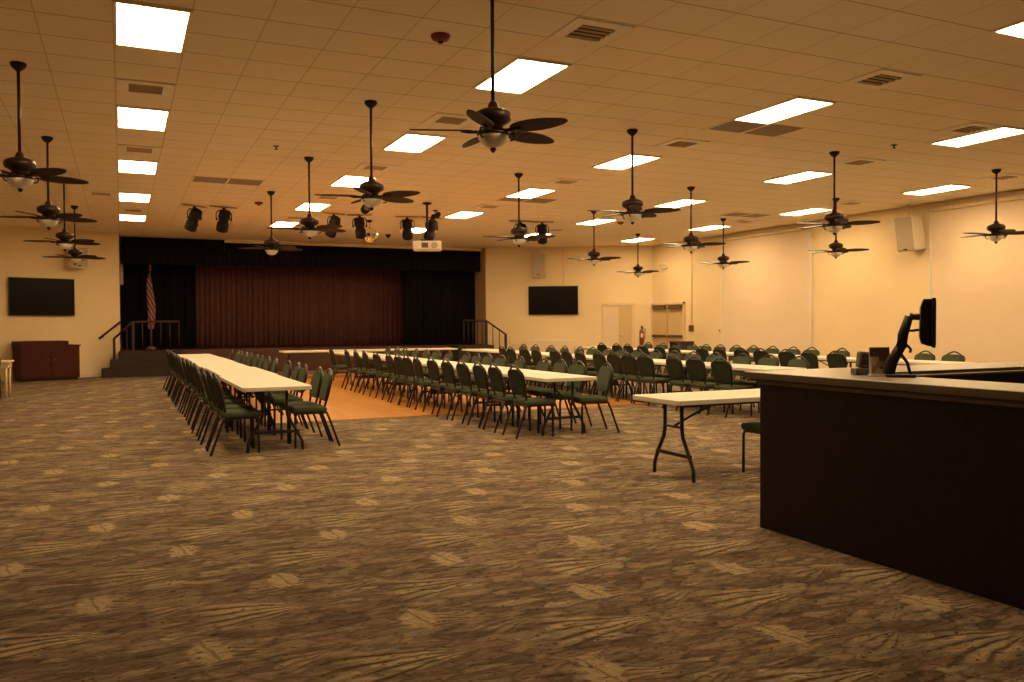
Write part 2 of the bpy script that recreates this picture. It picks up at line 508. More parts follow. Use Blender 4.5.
# ---------------------------------------------------------------- room shell
XR = 16.65                     # right wall
XL = -5.1                      # left wall
YB = -5.5                      # rear wall behind the viewer
LA, LB = Vector((-5.1, 24.68)), Vector((-0.04, 26.8))     # splayed wall beside the stage stairs
RA, RB = Vector((11.6, 27.15)), Vector((16.65, 24.3))
floor_out = [(XL - .2, YB - .2), (XR + .2, YB - .2), (XR + .2, 24.4), (11.6, 27.3), (11.6, 31), (-0.04, 31), (-0.04, 27), (XL - .2, 24.8)]
structure('floor', MB().poly_prism(floor_out, -0.2, 0.0), M['carpet'])
structure('ceiling', MB().poly_prism(floor_out, CEIL, CEIL + 0.2), M['ceiling'])
structure('dance_floor', MB().box(1.9, 8.42, 12.45, 24.2, 0.0, 0.012, 0.004), M['dance'], 'orange brown wooden dance floor set into the carpet', 'dance floor')
structure('wall_right', MB().box(XR, XR + .2, YB, 24.4, 0, CEIL), M['wall'])
structure('wall_left', MB().box(XL - .2, XL, YB, 24.8, 0, CEIL), M['wall'])
structure('wall_rear', MB().box(XL - .2, XR + .2, YB - .2, YB, 0, CEIL), M['wall'])
def splay(name, a, b):
    d = (b - a).normalized(); nrm = Vector((-d.y, d.x))
    if nrm.y < 0: nrm = -nrm
    pts = [a, b, b + nrm * .2, a + nrm * .2]
    return structure(name, MB().poly_prism([tuple(p) for p in pts], 0, CEIL), M['wall'])
splay('wall_front_left', LA, LB)
splay('wall_front_right', RA, RB)
structure('wall_stage_left', MB().box(-0.24, -0.04, 26.95, 31, 0, CEIL), M['jamb'])
structure('wall_stage_right', MB().box(11.62, 11.82, 27.3, 31, 0, CEIL), M['jamb'])
structure('wall_stage_rear', MB().box(-0.24, 11.82, 31, 31.2, 0, CEIL), M['jamb'])
structure('trim_1', MB().box(2.95, 11.6, 27.5, 27.58, 4.015, CEIL, 0.004), M['wall'], 'cream header band above the stage valance', 'trim')
def frame_on(a, b, s, z=0.0, out=0.0):
    """matrix: local x along the wall from a to b, local y out of the wall into the room, z up"""
    d = (b - a).normalized()
    nrm = Vector((d.y, -d.x))
    if nrm.y > 0: nrm = -nrm
    m = Matrix.Identity(4)
    p = a + d * s + nrm * out
    m[0][0], m[1][0] = d.x, d.y
    m[0][1], m[1][1] = nrm.x, nrm.y
    m[0][3], m[1][3], m[2][3] = p.x, p.y, z
    return m
WRA, WRB = Vector((XR, 24.3)), Vector((XR, 0.0))      # right wall, measured from its far corner

# baseboards
def board(name, a, b, l0, l1):
    structure(name, MB().box(l0, l1, 0, 0.015, 0, 0.1, mat=frame_on(a, b, 0)), M['trim'])
board('baseboard_front_right', RA, RB, 0.1, 4.05)
board('baseboard_right', WRA, WRB, 2.0, 24)
board('baseboard_front_left', LA, LB, 0.0, 4.9)

# ---------------------------------------------------------------- stage
structure('stage', MB().box(-0.03, 11.6, 26.75, 31, 0, 0.72), M['stage_wood'], 'dark wood fronted raised stage', 'stage')
def stairs(name, xs, ys, sign, label):
    mb = MB()
    x_in = xs[-1]
    for k in range(3):
        a, b = sorted((xs[k], x_in))
        mb.box(a, b, ys[0], ys[1], 0.24 * k, 0.24 * (k + 1), 0.012, 2)
    return structure(name, mb, M['stair_carpet'], label, 'stairs')
stairs('stage_stairs', [-0.53, -0.31, -0.09, 1.55], (26.0, 26.745), 1, 'dark carpeted steps up to the stage beside the flag')
stairs('stage_stairs', [11.95, 11.7, 11.4, 10.1], (26.0, 26.72), -1, 'dark carpeted steps up to the stage beside the curtain edge')

def pleated(name, x0, x1, y, z0, z1, amp, wl, mat, parent=None, th=0.03, seed=0, gather=0.0):
    rnd = random.Random(seed)
    mb = MB(); n = max(8, int((x1 - x0) / wl * 10))
    ph = 0.0; fr = []
    for i in range(n + 1):
        x = x0 + (x1 - x0) * i / n
        ph += 2 * PI / 10 * (0.75 + 0.5 * rnd.random())
        fr.append((x, y + amp * math.sin(ph) * (0.7 + 0.3 * math.sin(ph * 0.37))))
    zs = [z0, z0 + (z1 - z0) * 0.5, z1]
    rows = []
    for side in (0, 1):
        rr = []
        for k, z in enumerate(zs):
            s = 1.0 if k == 0 else 0.9 if k == 1 else 0.65
            rr.append([mb.bm.verts.new((x, y + (yy - y) * s + side * th, z)) for x, yy in fr])
        rows.append(rr)
    for side in (0, 1):
        for a, b in zip(rows[side], rows[side][1:]):
            for i in range(n): mb.face([a[i], a[i + 1], b[i + 1], b[i]], True)
    for k in range(2):
        for i in (0, n):
            mb.face([rows[0][k][i], rows[1][k][i], rows[1][k + 1][i], rows[0][k + 1][i]])
    for k in (0, 2):
        for i in range(n):
            mb.face([rows[0][k][i], rows[0][k][i + 1], rows[1][k][i + 1], rows[1][k][i]])
    return mb.build(name, mat, parent)
tag(pleated('stage_curtain', 1.6, 9.9, 29.4, 0.73, 3.9, 0.05, 0.17, M['maroon_drape'], seed=3), 'brown pleated stage curtain drawn closed at the back of the opening', 'curtain')
tag(pleated('side_drape', 0.0, 2.19, 28.9, 0.73, 3.9, 0.05, 0.22, M['black_drape'], seed=4), 'black side drape hanging behind the flag', 'curtain', 'black side drapes of the stage')
tag(pleated('side_drape', 8.9, 11.6, 28.15, 0.73, 3.9, 0.05, 0.22, M['black_drape'], seed=5), 'wide black side drape near the stage rail with balusters', 'curtain', 'black side drapes of the stage')
tag(pleated('stage_valance', 2.95, 11.6, 27.65, 3.3, 4.02, 0.025, 0.2, M['black_drape'], seed=6), 'black valance along the top of the stage opening', 'valance')
tag(pleated('stage_valance', 0.0, 2.94, 27.63, 3.3, 4.1, 0.025, 0.2, M['black_drape'], seed=8), 'shorter black valance reaching the ceiling above the flag', 'valance')
# white fixture on the stage side wall
t = thing('wall_fixture', 'narrow white upright fixture on the stage side wall by the flag', 'light fixture', (0.02, 28.0, 2.68))
MB().box(-0.06, 0.04, -0.06, 0.02, 0, 0.66, 0.012).build('housing', M['speaker_grille'], t)
MB().box(-0.05, 0.02, -0.04, 0.0, 0.66, 0.72, 0.008).build('bracket', M['white_metal'], t)

# stage rails
def rail(name, label, x_floor, x_top, x_end, sgn):
    t = thing(name, label, 'railing', (0, 0, 0), group='stair railings at the stage')
    y = 26.12
    MB().tube([(x_floor, y, 1.08), (x_top, y, 1.55), (x_end, y, 1.56)], 0.032, 8).build('handrail', M['rail_wood'], t)
    for x, zb, zt in ((x_floor, 0.24 if sgn > 0 else 0.24, 1.08),):
        MB().box(x - .035, x + .035, y - .035, y + .035, zb, zt + .02, 0.006).build('newel_post', M['rail_wood'], t)
    MB().box(x_top - .035, x_top + .035, y - .035, y + .035, 0.72, 1.55, 0.006).build('newel_post', M['rail_wood'], t)
    for k in (1, 2):
        f = k / 3
        x = x_floor + (x_top - x_floor) * f
        MB().tube([(x, y, 0.4 if k == 1 else 0.46), (x, y, 1.08 + 0.47 * f)], 0.016, 6).build('baluster', M['rail_wood'], t)
    for k in range(1, 6):
        x = x_top + (x_end - x_top) * k / 5.0
        MB().tube([(x, y, 0.72), (x, y, 1.555)], 0.016, 6).build('baluster', M['rail_wood'], t)
    return t
rail('stair_railing', 'dark wooden stair railing on the flag side of the stage', -0.2, 0.29, 1.5, 1)
rail('stair_railing', 'dark wooden stair railing sloping down beside the cream wall', 11.88, 11.17, 10.35, -1)
t = thing('wall_handrail', 'dark sloping handrail fixed to the wall by the stage steps', 'handrail')
m = frame_on(LA, LB, 0)
MB().tube([m @ Vector((4.86, 0.08, 1.08)), m @ Vector((5.46, 0.08, 1.56))], 0.03, 8).build('rail', M['rail_wood'], t)
for s, z in ((4.98, 1.17), (5.34, 1.46)):
    MB().tube([m @ Vector((s, 0.0, z - 0.05)), m @ Vector((s, 0.06, z - 0.05)), m @ Vector((s, 0.08, z))], 0.012, 6).build('bracket', M['rail_wood'], t)

# flag
t = thing('flag_on_pole', 'furled striped American flag on a pole standing on the stage', 'flag', (0.82, 28.45, 0.72))
MB().lathe([(0.17, 0), (0.17, 0.03), (0.06, 0.08), (0.03, 0.12)], 16).build('base', M['brass'], t)
MB().tube([(0, 0, 0.1), (0, 0, 2.42)], 0.014, 8).build('pole', M['brass'], t)
MB().lathe([(0.012, 2.42), (0.03, 2.45), (0.035, 2.48), (0.015, 2.52), (0.045, 2.57), (0.03, 2.6), (0.004, 2.66)], 10).build('finial', M['brass'], t)
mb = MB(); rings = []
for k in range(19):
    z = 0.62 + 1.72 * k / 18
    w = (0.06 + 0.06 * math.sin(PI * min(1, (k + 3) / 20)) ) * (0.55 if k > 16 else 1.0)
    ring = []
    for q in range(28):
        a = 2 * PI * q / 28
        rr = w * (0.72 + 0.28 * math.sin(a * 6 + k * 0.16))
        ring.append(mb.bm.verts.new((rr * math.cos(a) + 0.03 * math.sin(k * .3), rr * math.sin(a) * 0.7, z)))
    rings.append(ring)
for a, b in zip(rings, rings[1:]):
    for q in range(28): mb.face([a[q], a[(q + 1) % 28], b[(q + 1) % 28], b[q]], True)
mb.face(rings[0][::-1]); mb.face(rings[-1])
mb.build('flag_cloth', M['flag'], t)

# ---------------------------------------------------------------- doors and wall fittings
m = frame_on(RA, RB, 4.12)
w = 0.99
d = structure('door_1', MB().box(0.04, w - 0.04, 0.0, 0.03, 0.01, 2.05, 0.003, mat=m), M['door'], 'pale door in the splayed cream wall', 'door')
mb = MB(); mb.box(-.06, .04, 0, .06, 0, 2.12, mat=m); mb.box(w - .04, w + .06, 0, .06, 0, 2.12, mat=m); mb.box(-.06, w + .06, 0, .06, 2.05, 2.15, mat=m)
structure('door_frame', mb, M['trim'], parent=d)
structure('door_panel', MB().box(0.5, w - 0.045, 0.03, 0.045, 0.02, 2.04, mat=m), M['door_tan'], parent=d)
structure('door_handle', MB().tube([m @ Vector((0.56, 0.045, 1.02)), m @ Vector((0.56, 0.09, 1.02)), m @ Vector((0.66, 0.09, 1.02))], 0.012, 8), M['steel'], parent=d)
m = frame_on(WRA, WRB, 0.06)
w = 1.72
d = structure('door_2', MB().box(0.0, w / 2 - .03, 0, 0.04, 0.01, 2.04, mat=m).box(w / 2 + .03, w, 0, 0.04, 0.01, 2.04, mat=m), M['door_tan'], 'tan double exit door with push bars in the shade-covered wall', 'door')
mb = MB(); mb.box(-.05, 0, 0, .07, 0, 2.12, mat=m); mb.box(w, w + .06, 0, .07, 0, 2.12, mat=m); mb.box(-.05, w + .06, 0, .07, 2.05, 2.12, mat=m)
structure('door_frame', mb, M['trim'], parent=d)
structure('door_mullion', MB().box(w / 2 - .03, w / 2 + .03, 0, .07, 0, 2.06, mat=m), M['tan_trim'], parent=d)
for a, b in ((0.03, w / 2 - .06), (w / 2 + .06, w - .03)):
    structure('door_closer', MB().box(a + .05, b - .02, .03, .13, 1.9, 2.03, 0.01, mat=m), M['brown_metal'], parent=d)
    structure('push_bar', MB().box(a, b, .04, .12, .96, 1.04, 0.012, mat=m), M['brown_metal'], parent=d)

def wall_tv(label, a, b, s, wd, z0, z1):
    t = thing('wall_television', label, 'television', (0, 0, 0), group='wall televisions beside the stage')
    m = frame_on(a, b, s)
    MB().box(0, wd, .05, .1, z0, z1, 0.008, mat=m).build('bezel', M['black_plastic'], t)
    MB().box(0.018, wd - .018, .1, .103, z0 + .02, z1 - .018, mat=m).build('screen', M['screen'], t)
    MB().box(wd * .35, wd * .65, 0.0, .05, z0 + .25, z1 - .25, mat=m).build('wall_bracket', M['black_plastic'], t)
wall_tv('black television on the wall above the mahogany cabinet', LA, LB, 2.59, 1.63, 1.73, 2.74)
wall_tv('black television on the wall above the pale convector', RA, RB, 1.5, 1.72, 1.75, 2.74)

def speaker(label, a, b, s, wd, z0, z1, dp, tilt=0.0, pole=True):
    t = thing('wall_speaker', label, 'loudspeaker', (0, 0, 0), group='loudspeakers high on the walls')
    m = frame_on(a, b, s + wd / 2, (z0 + z1) / 2, 0.1 + dp / 2) @ Matrix.Rotation(tilt, 4, 'X') @ Matrix.Rotation(0, 4, 'Z')
    h = (z1 - z0) / 2
    MB().box(-wd / 2, wd / 2, -dp / 2, dp / 2, -h, h, 0.015, mat=m).build('cabinet', M['speaker'], t)
    MB().box(-wd / 2 + .02, wd / 2 - .02, dp / 2, dp / 2 + .012, -h + .03, h - .03, 0.004, mat=m).build('grille', M['speaker_grille'], t)
    MB().box(-.04, .04, dp / 2 + .01, dp / 2 + .02, -h + .04, -h + .07, mat=m).build('badge', M['black_plastic'], t)
    MB().box(-.08, .08, -dp / 2 - .11, -dp / 2, -.1, .1, mat=m).build('bracket', M['white_metal'], t)
    if pole:
        p = m @ Vector((0, 0, h))
        MB().tube([p, (p.x, p.y, CEIL)], 0.012, 6).build('hanger', M['speaker'], t)
speaker('pale loudspeaker high on the wall above the television by the mahogany cabinet', LA, LB, 4.0, 0.48, 3.04, 3.62, 0.3, 0.0, False)
speaker('pale loudspeaker high above the television over the pale convector', RA, RB, 1.64, 0.46, 3.06, 3.85, 0.3)
# big box speaker on the right wall
t = thing('wall_speaker', 'large tilted cream loudspeaker high between the two window shades', 'loudspeaker', (0, 0, 0), group='loudspeakers high on the walls')
m = frame_on(WRA, WRB, 10.68, 3.45, 0.3) @ Matrix.Rotation(R(-8), 4, 'X')
MB().box(-.24, .24, -.18, .18, -.395, .395, 0.02, mat=m).build('cabinet', M['speaker'], t)
MB().box(-.225, .225, .18, .195, -.37, .37, 0.006, mat=m).build('grille', M['speaker_grille'], t)
MB().box(-.05, .05, .195, .205, -.37, -.34, mat=m).build('badge', M['black_plastic'], t)
p = m @ Vector((0, 0, .395))
MB().tube([p, (p.x, p.y, CEIL)], 0.014, 6).build('hanger', M['speaker'], t)

# roller shades on the right wall
def shade(label, s0, s1):
    t = thing('roller_shade', label, 'window shade', (0, 0, 0), group='tall shades on the side wall')
    m = frame_on(WRA, WRB, 0)
    MB().box(s0, s1, 0.012, 0.03, 0.12, 3.9, mat=m).build('shade_fabric', M['shade'], t)
    MB().box(s0 - .02, s1 + .02, 0.0, 0.11, 3.9, 3.98, 0.012, mat=m).build('head_rail', M['trim'], t)
    MB().box(s0, s1, 0.01, 0.035, 0.09, 0.13, 0.004, mat=m).build('hem_bar', M['trim'], t)
    for s in (s0 - .03, s1 + .01):
        MB().box(s, s + .05, 0.0, 0.05, 0.09, 3.9, 0.006, mat=m).build('side_channel', M['white_metal'], t)
    MB().box(s1 - .06, s1 + .08, 0.0, 0.1, 3.68, 3.8, 0.01, mat=m).build('end_bracket', M['white_metal'], t)
shade('tall pale shade on the side wall between the conduit and the big speaker', 3.72, 7.33)
shade('tall pale shade on the side wall behind the monitor', 11.0, 15.6)
structure('trim_2', MB().box(1.9, 24.2, 0, .02, 4.0, 4.093, mat=frame_on(WRA, WRB, 0)), M['trim'])
t = thing('wall_conduit', 'thin vertical conduit with an electrical box beside the double door', 'conduit')
m = frame_on(WRA, WRB, 2.2)
MB().tube([m @ Vector((0, .02, 1.3)), m @ Vector((0, .02, CEIL))], 0.012, 6).build('pipe', M['trim'], t)
MB().box(-.08, .08, 0, .09, 1.16, 1.36, 0.012, mat=m).build('box', M['brown_metal'], t)
t = thing('emergency_light', 'small pale emergency light high on the wall above the double door', 'emergency light')
m = frame_on(WRA, WRB, 0.75)
MB().box(-.16, .16, 0, .09, 3.26, 3.36, 0.012, mat=m).build('housing', M['white_metal'], t)
for s in (-.1, .1):
    MB().lathe([(0.05, 0), (0.055, .04), (0.03, .07)], 12, mat=m @ Matrix.Translation((s, .1, 3.4)) @ Matrix.Rotation(R(-100), 4, 'X')).build('lamp_head', M['white_metal'], t)
t = thing('thermostat', 'small pale thermostat on the wall beside the far shade edge', 'thermostat')
m = frame_on(WRA, WRB, 3.6)
MB().box(-.05, .05, 0, .03, 1.12, 1.24, 0.006, mat=m).build('case', M['trim'], t)
MB().box(-.03, .03, .03, .034, 1.17, 1.22, mat=m).build('dial_window', M['brown_metal'], t)
t = thing('fire_extinguisher', 'red fire extinguisher hanging on the wall between the two doors', 'fire extinguisher')
m = frame_on(RA, RB, 5.40, 0.72, 0.14)
MB().lathe([(0.075, 0), (0.08, .02), (0.08, .42), (0.05, .49), (0.025, .52)], 14, mat=m).build('cylinder', M['ext_red'], t)
MB().box(-.03, .03, -.03, .03, .52, .6, 0.006, mat=m).box(-.02, .02, 0, .13, .6, .625, mat=m).build('valve_handle', M['black_plastic'], t)
MB().tube([m @ Vector((0.03, .02, .56)), m @ Vector((.12, .03, .5)), m @ Vector((.1, .04, .2))], 0.012, 6).build('hose', M['black_plastic'], t)
MB().box(-.045, .045, .074, .084, .22, .36, mat=m).build('label_plate', M['trim'], t)
MB().box(-.06, .06, -.12, -.08, .1, .5, mat=m).build('wall_hook', M['brown_metal'], t)
t = thing('wall_convector', 'low pale wall convector with bright top grille under the television', 'heater')
m = frame_on(RA, RB, 1.4)
MB().box(0, 1.65, 0.0, .22, 0.08, .86, 0.02, mat=m).build('case', M['shade'], t)
MB().box(0.25, 1.35, 0.04, .2, .86, .9, 0.006, mat=m).build('top_grille', M['white_metal'], t)
for k in range(5):
    MB().box(.15, 1.5, .22, .228, .2 + k * .05, .225 + k * .05, mat=m).build('louver', M['white_metal'], t)
t = thing('speaker_conduit', 'thin vertical conduit rising from the television to the ceiling', 'conduit')
m = frame_on(RA, RB, 2.72)
MB().tube([m @ Vector((0, .012, 2.74)), m @ Vector((0, .012, CEIL))], 0.01, 6).build('pipe', M['trim'], t)
MB().box(-.04, .04, 0, .03, 2.78, 2.88, 0.005, mat=m).build('junction_box', M['trim'], t)

# mahogany cabinet by the left wall
m = frame_on(LA, LB, 2.66, 0, 0.06)
t = thing('mahogany_cabinet', 'reddish mahogany cabinet with a raised end under the television', 'cabinet')
MB().box(0, 1.45, 0.0, .62, 0.05, .93, 0.008, mat=m).build('body', M['cabinet'], t)
MB().box(-.02, 1.17, 0.0, .64, .93, 1.05, 0.01, mat=m).build('raised_top', M['cabinet'], t)
MB().box(1.17, 1.48, 0.0, .64, .905, .94, 0.006, mat=m).build('side_ledge', M['cabinet'], t)
MB().box(.03, 1.42, 0.03, .58, 0, .05, mat=m).build('plinth', M['bar_panel'], t)
for a, b in ((.04, .7), (.74, 1.4)):
    dd = MB().box(a, b, .62, .635, .1, .88, 0.006, mat=m).build('door', M['cabinet'], t)
    q = b - .06 if a < .5 else a + .06
    MB().lathe([(0.006, 0), (0.012, .02), (0.004, .03)], 8, mat=m @ Matrix.Translation((q, .635, .55)) @ Matrix.Rotation(R(-90), 4, 'X')).build('knob', M['brass'], dd)

# dark cart by the right wall
t = thing('equipment_cart', 'dark box shaped cart near the double door behind the chairs', 'cart', (15.9, 21.65, 0), 0)
MB().box(-.28, .28, -.28, .28, .8, .86, 0.008).build('top', M['grey_cart'], t)
MB().box(-.26, .26, -.26, .26, .12, .16, 0.006).build('shelf', M['grey_cart'], t)
MB().box(.23, .26, -.26, .26, .16, .8).build('back_panel', M['grey_cart'], t)
for y in (-.26, .23):
    MB().box(-.26, .26, y, y + .03, .12, .8).build('side_panel', M['grey_cart'], t)
MB().box(-.2, .2, -.2, .18, .16, .5, 0.02).build('equipment_box', M['brown_plastic'], t)
for x in (-.22, .22):
    for y in (-.22, .22):
        MB().lathe([(0.02, 0), (.045, .02), (.045, .07), (.015, .12)], 10, c=(x, y, 0)).build('caster', M['black_plastic'], t)

# ---------------------------------------------------------------- ceiling fixtures
LCX = [-0.003, 3.659, 7.334, 11.055, 14.738]
LRY = [7.692, 11.331, 14.931, 18.602, 22.211]
LW, LL = 0.56, 1.128
def make_light():
    t = thing('ceiling_light', 'x', 'ceiling light', (0, 0, CEIL), group='lit panels in the ceiling')
    mb = MB(); e = 0.027; f = 0.03
    mb.box(-LW / 2 - e, -LW / 2, -LL / 2 - f, LL / 2 + f, -.022, -.0005)
    mb.box(LW / 2, LW / 2 + e, -LL / 2 - f, LL / 2 + f, -.022, -.0005)
    mb.box(-LW / 2, LW / 2, -LL / 2 - f, -LL / 2, -.022, -.0005)
    mb.box(-LW / 2, LW / 2, LL / 2, LL / 2 + f, -.022, -.0005)
    mb.build('light_frame', M['vent_metal'], t)
    MB().box(-LW / 2, LW / 2, -LL / 2, LL / 2, -.016, -.001).build('diffuser', M['lamp'], t)
    return index_kids(t)
LINES = ['leftmost line', 'second line from the left', 'middle line', 'fourth line from the left', 'rightmost line']
light = None
spots = [(2, -1)] + [(c, r) for c in range(5) for r in range(5)]
spots += [(1, -1)]  # unseen panel, added to brighten the near floor and ceiling
for c, r in spots:
    y = LRY[r] if r >= 0 else LRY[0] - 3.63
    nth = r + 2 if c == 2 else r if c == 4 else r + 1
    label = f'lit ceiling panel, {ORD[nth]} from the front in the {LINES[c]} of panels'
    if nth == 0:
        label = f'unseen lit ceiling panel ahead of the {LINES[c]}, out of the picture'
    loc = (LCX[c] + LW / 2, y + LL / 2, CEIL)
    if light is None:
        light = make_light(); light['label'] = label; light.location = loc
    else:
        dup(light, loc, 0, label)

# air diffusers, 2 ft cells
def make_vent():
    t = thing('ceiling_vent', 'x', 'air vent', (0, 0, CEIL), group='square air diffusers in the ceiling')
    mb = MB(); h = .295; i = .175
    for (a, b, c, d_) in ((-h, h, -h, -i), (-h, h, i, h), (-h, -i, -i, i), (i, h, -i, i)):
        mb.box(a, b, c, d_, -.014, -.0005)
    mb.build('vent_frame', M['vent_metal'], t)
    MB().box(-i, i, -i, i, -.004, -.0005).build('vent_backing', M['dark_void'], t)
    for k in range(4):
        y = -.13 + k * .085
        MB().box(-i, i, -.012, .012, -.002, .002, mat=Matrix.Translation((0, y, -.015)) @ Matrix.Rotation(R(-30), 4, 'X')).build('slat', M['tan_trim'], t)
    return index_kids(t)
vent = None
for (x, y, lab) in [
    (3.95, 6.76, 'square air diffuser in front of the second line of ceiling panels'),
    (7.63, 6.76, 'square air diffuser beside the big fan, ahead of the middle light line'),
    (10.74, 7.98, 'square air diffuser beside the nearest panel of the fourth light line'),
    (11.25, 10.38, 'square air diffuser before the second panel of the fourth light line'),
    (0.28, 10.38, 'square air diffuser between first and second panels of the leftmost light line'),
    (0.28, 14.0, 'square air diffuser between second and third panels of the leftmost light line'),
    (7.63, 10.38, 'square air diffuser between first and second panels of the middle light line'),
    (3.95, 10.38, 'square air diffuser between first and second panels of the second light line'),
    (3.95, 14.0, 'square air diffuser between second and third panels of the second light line'),
    (0.28, 21.3, 'square air diffuser before the farthest panel of the leftmost light line'),
    (7.63, 14.0, 'square air diffuser between second and third panels of the middle light line'),
    (14.93, 10.38, 'square air diffuser before the nearest visible panel of the rightmost light line'),
    (14.93, 14.0, 'square air diffuser between second and third panels of the rightmost light line'),
    (14.93, 17.62, 'square air diffuser before the fourth panel of the rightmost light line'),
    (-0.34, 18.9, 'narrow looking air diffuser just off the leftmost light line'),
    (3.95, 17.62, 'square air diffuser between third and fourth panels of the second light line'),
    (7.63, 17.62, 'square air diffuser between third and fourth panels of the middle light line'),
    (11.25, 17.62, 'square air diffuser before the fourth panel of the fourth light line'),
    (3.95, 21.25, 'square air diffuser before the farthest panel of the second light line'),
    (11.25, 21.25, 'square air diffuser before the farthest panel of the fourth light line'),
]:
    if vent is None:
        vent = make_vent(); vent['label'] = lab; vent.location = (x, y, CEIL)
    else:
        dup(vent, (x, y, CEIL), 0, lab)
for (x0, y0, lab) in [
    (7.35, 8.86, 'dark two-panel return grille touching the nearest panel of the middle light line'),
    (1.2, 16.1, 'dark two-panel return grille near the pair of stage spotlights'),
    (7.35, 16.1, 'dark two-panel return grille just past the third panel of the middle line'),
    (13.5, 16.3, 'dark two-panel return grille near the side wall above the shades'),
]:
    t = thing('return_grille', lab, 'air return', (x0, y0, CEIL), group='dark return grilles in the ceiling')
    for k in range(2):
        MB().box(.02 + k * .614, .6 + k * .614, .02, .585, -.006, -.0005).build('grille_panel', M['perf'], t)
    MB().box(.6, .634, .0, .605, -.012, -.0005).box(0, .02, 0, .605, -.012, -.0005).box(1.214, 1.234, 0, .605, -.012, -.0005).build('grille_frame', M['vent_metal'], t)

for (x, y, lab) in [(2.72, 7.4, 'dark red smoke detector nearest on the ceiling, ahead of the big fan'),
                    (2.74, 18.96, 'dark red detector on the ceiling near the stage'),
                    (12.01, 19.02, 'dark red detector on the ceiling toward the splayed wall doors')]:
    t = thing('smoke_detector', lab, 'smoke detector', (x, y, CEIL), group='red detectors on the ceiling')
    MB().lathe([(0.09, -0.0005), (0.09, -.02), (0.075, -.045), (0.03, -.06)], 16).build('housing', M['red'], t)
    MB().lathe([(0.03, -.058), (0.02, -.075)], 10).build('sensor', M['dark_void'], t)
for (x, y, lab) in [(2.13, 12.93, 'small sprinkler head on the ceiling before the hanging fans by the stage'), (10.66, 9.17, 'small sprinkler head on the ceiling beside the fourth light line')]:
    t = thing('sprinkler_head', lab, 'sprinkler', (x, y, CEIL), group='sprinkler heads')
    MB().lathe([(0.045, -.0005), (0.045, -.008), (0.012, -.012), (0.012, -.05)], 12).build('escutcheon', M['brown_metal'], t)
    MB().lathe([(0.028, -.05), (0.03, -.055)], 12).build('deflector', M['brown_metal'], t)
t = thing('dome_camera', 'small dark dome on the ceiling just before the stage', 'dome', (7.2, 24.2, CEIL))
MB().lathe([(0.08, -.0005), (0.08, -.03)], 16).build('ring', M['black_plastic'], t)
MB().lathe([(0.07, -.03), (0.06, -.07), (0.035, -.1), (0.005, -.11)], 16).build('dome', M['screen'], t)
t = thing('accent_spotlight', 'tiny dark twin accent spot on the ceiling beside the projector pole', 'spotlight', (6.72, 18.72, CEIL))
MB().lathe([(0.06, -.0005), (0.06, -.02), (0.012, -.025), (0.012, -.1)], 12).build('mount', M['black_plastic'], t)
for s in (-1, 1):
    MB().lathe([(0.03, -.06), (0.055, -.05), (0.06, .06), (0.05, .08)], 12, mat=Matrix.Translation((s * .06, 0, -.15 + s * .03)) @ Matrix.Rotation(R(60), 4, 'X')).build('lamp_can', M['black_plastic'], t)
t = thing('hanging_spot', 'small round dark lamp hanging beside the mirror ball', 'spotlight', (4.85, 18.0, CEIL))
MB().tube([(0, 0, -.0005), (0, 0, -.1)], 0.01, 6).build('stem', M['black_plastic'], t)
MB().lathe([(0.04, -.09), (0.095, -.07), (0.1, .05), (0.09, .07)], 14, mat=Matrix.Translation((0, 0, -.16)) @ Matrix.Rotation(R(80), 4, 'X')).build('lamp_can', M['spot_black'], t)
MB().lathe([(0.06, -.005), (0.06, .005)], 14, mat=Matrix.Translation((0, -.085, -.145)) @ Matrix.Rotation(R(80), 4, 'X')).build('lens', M['lens'], t)

# mirror ball
t = thing('mirror_ball', 'mirror ball hanging from the ceiling in front of the stage', 'mirror ball', (5.77, 21.03, 3.72))
MB().lathe([(0.06, .3735), (0.06, .33), (0.02, .32)], 12).build('motor', M['black_plastic'], t)
MB().tube([(0, 0, .2), (0, 0, .33)], 0.006, 6).build('hanger', M['black_plastic'], t)
mb = MB()
bmesh.ops.create_uvsphere(mb.bm, u_segments=26, v_segments=18, radius=0.205)
mb.build('mirrored_sphere', M['mirror'], t)

# projector
t = thing('projector', 'white projector hanging on a pole in front of the stage', 'projector', (6.11, 17.56, 3.15), -R(20))
MB().lathe([(0.1, .9425), (0.1, .92), (0.03, .9)], 14).build('ceiling_plate', M['black_plastic'], t)
MB().tube([(0, 0, .1), (0, 0, .92)], 0.024, 8).build('pole', M['black_plastic'], t)
MB().box(-.31, .31, -.22, .22, -.1, .1, 0.035, 3).build('case', M['white_metal'], t)
MB().box(-.12, .02, -.226, -.218, -.055, .055, 0.004).build('port_panel', M['brown_metal'], t)
MB().lathe([(0.07, 0), (0.07, .03), (0.05, .035)], 14, mat=Matrix.Translation((.16, -.22, 0)) @ Matrix.Rotation(R(90), 4, 'X')).build('vent_ring', M['speaker_grille'], t)
MB().box(-.14, .14, -.12, .12, .1, .13, 0.006).build('bracket', M['black_plastic'], t)

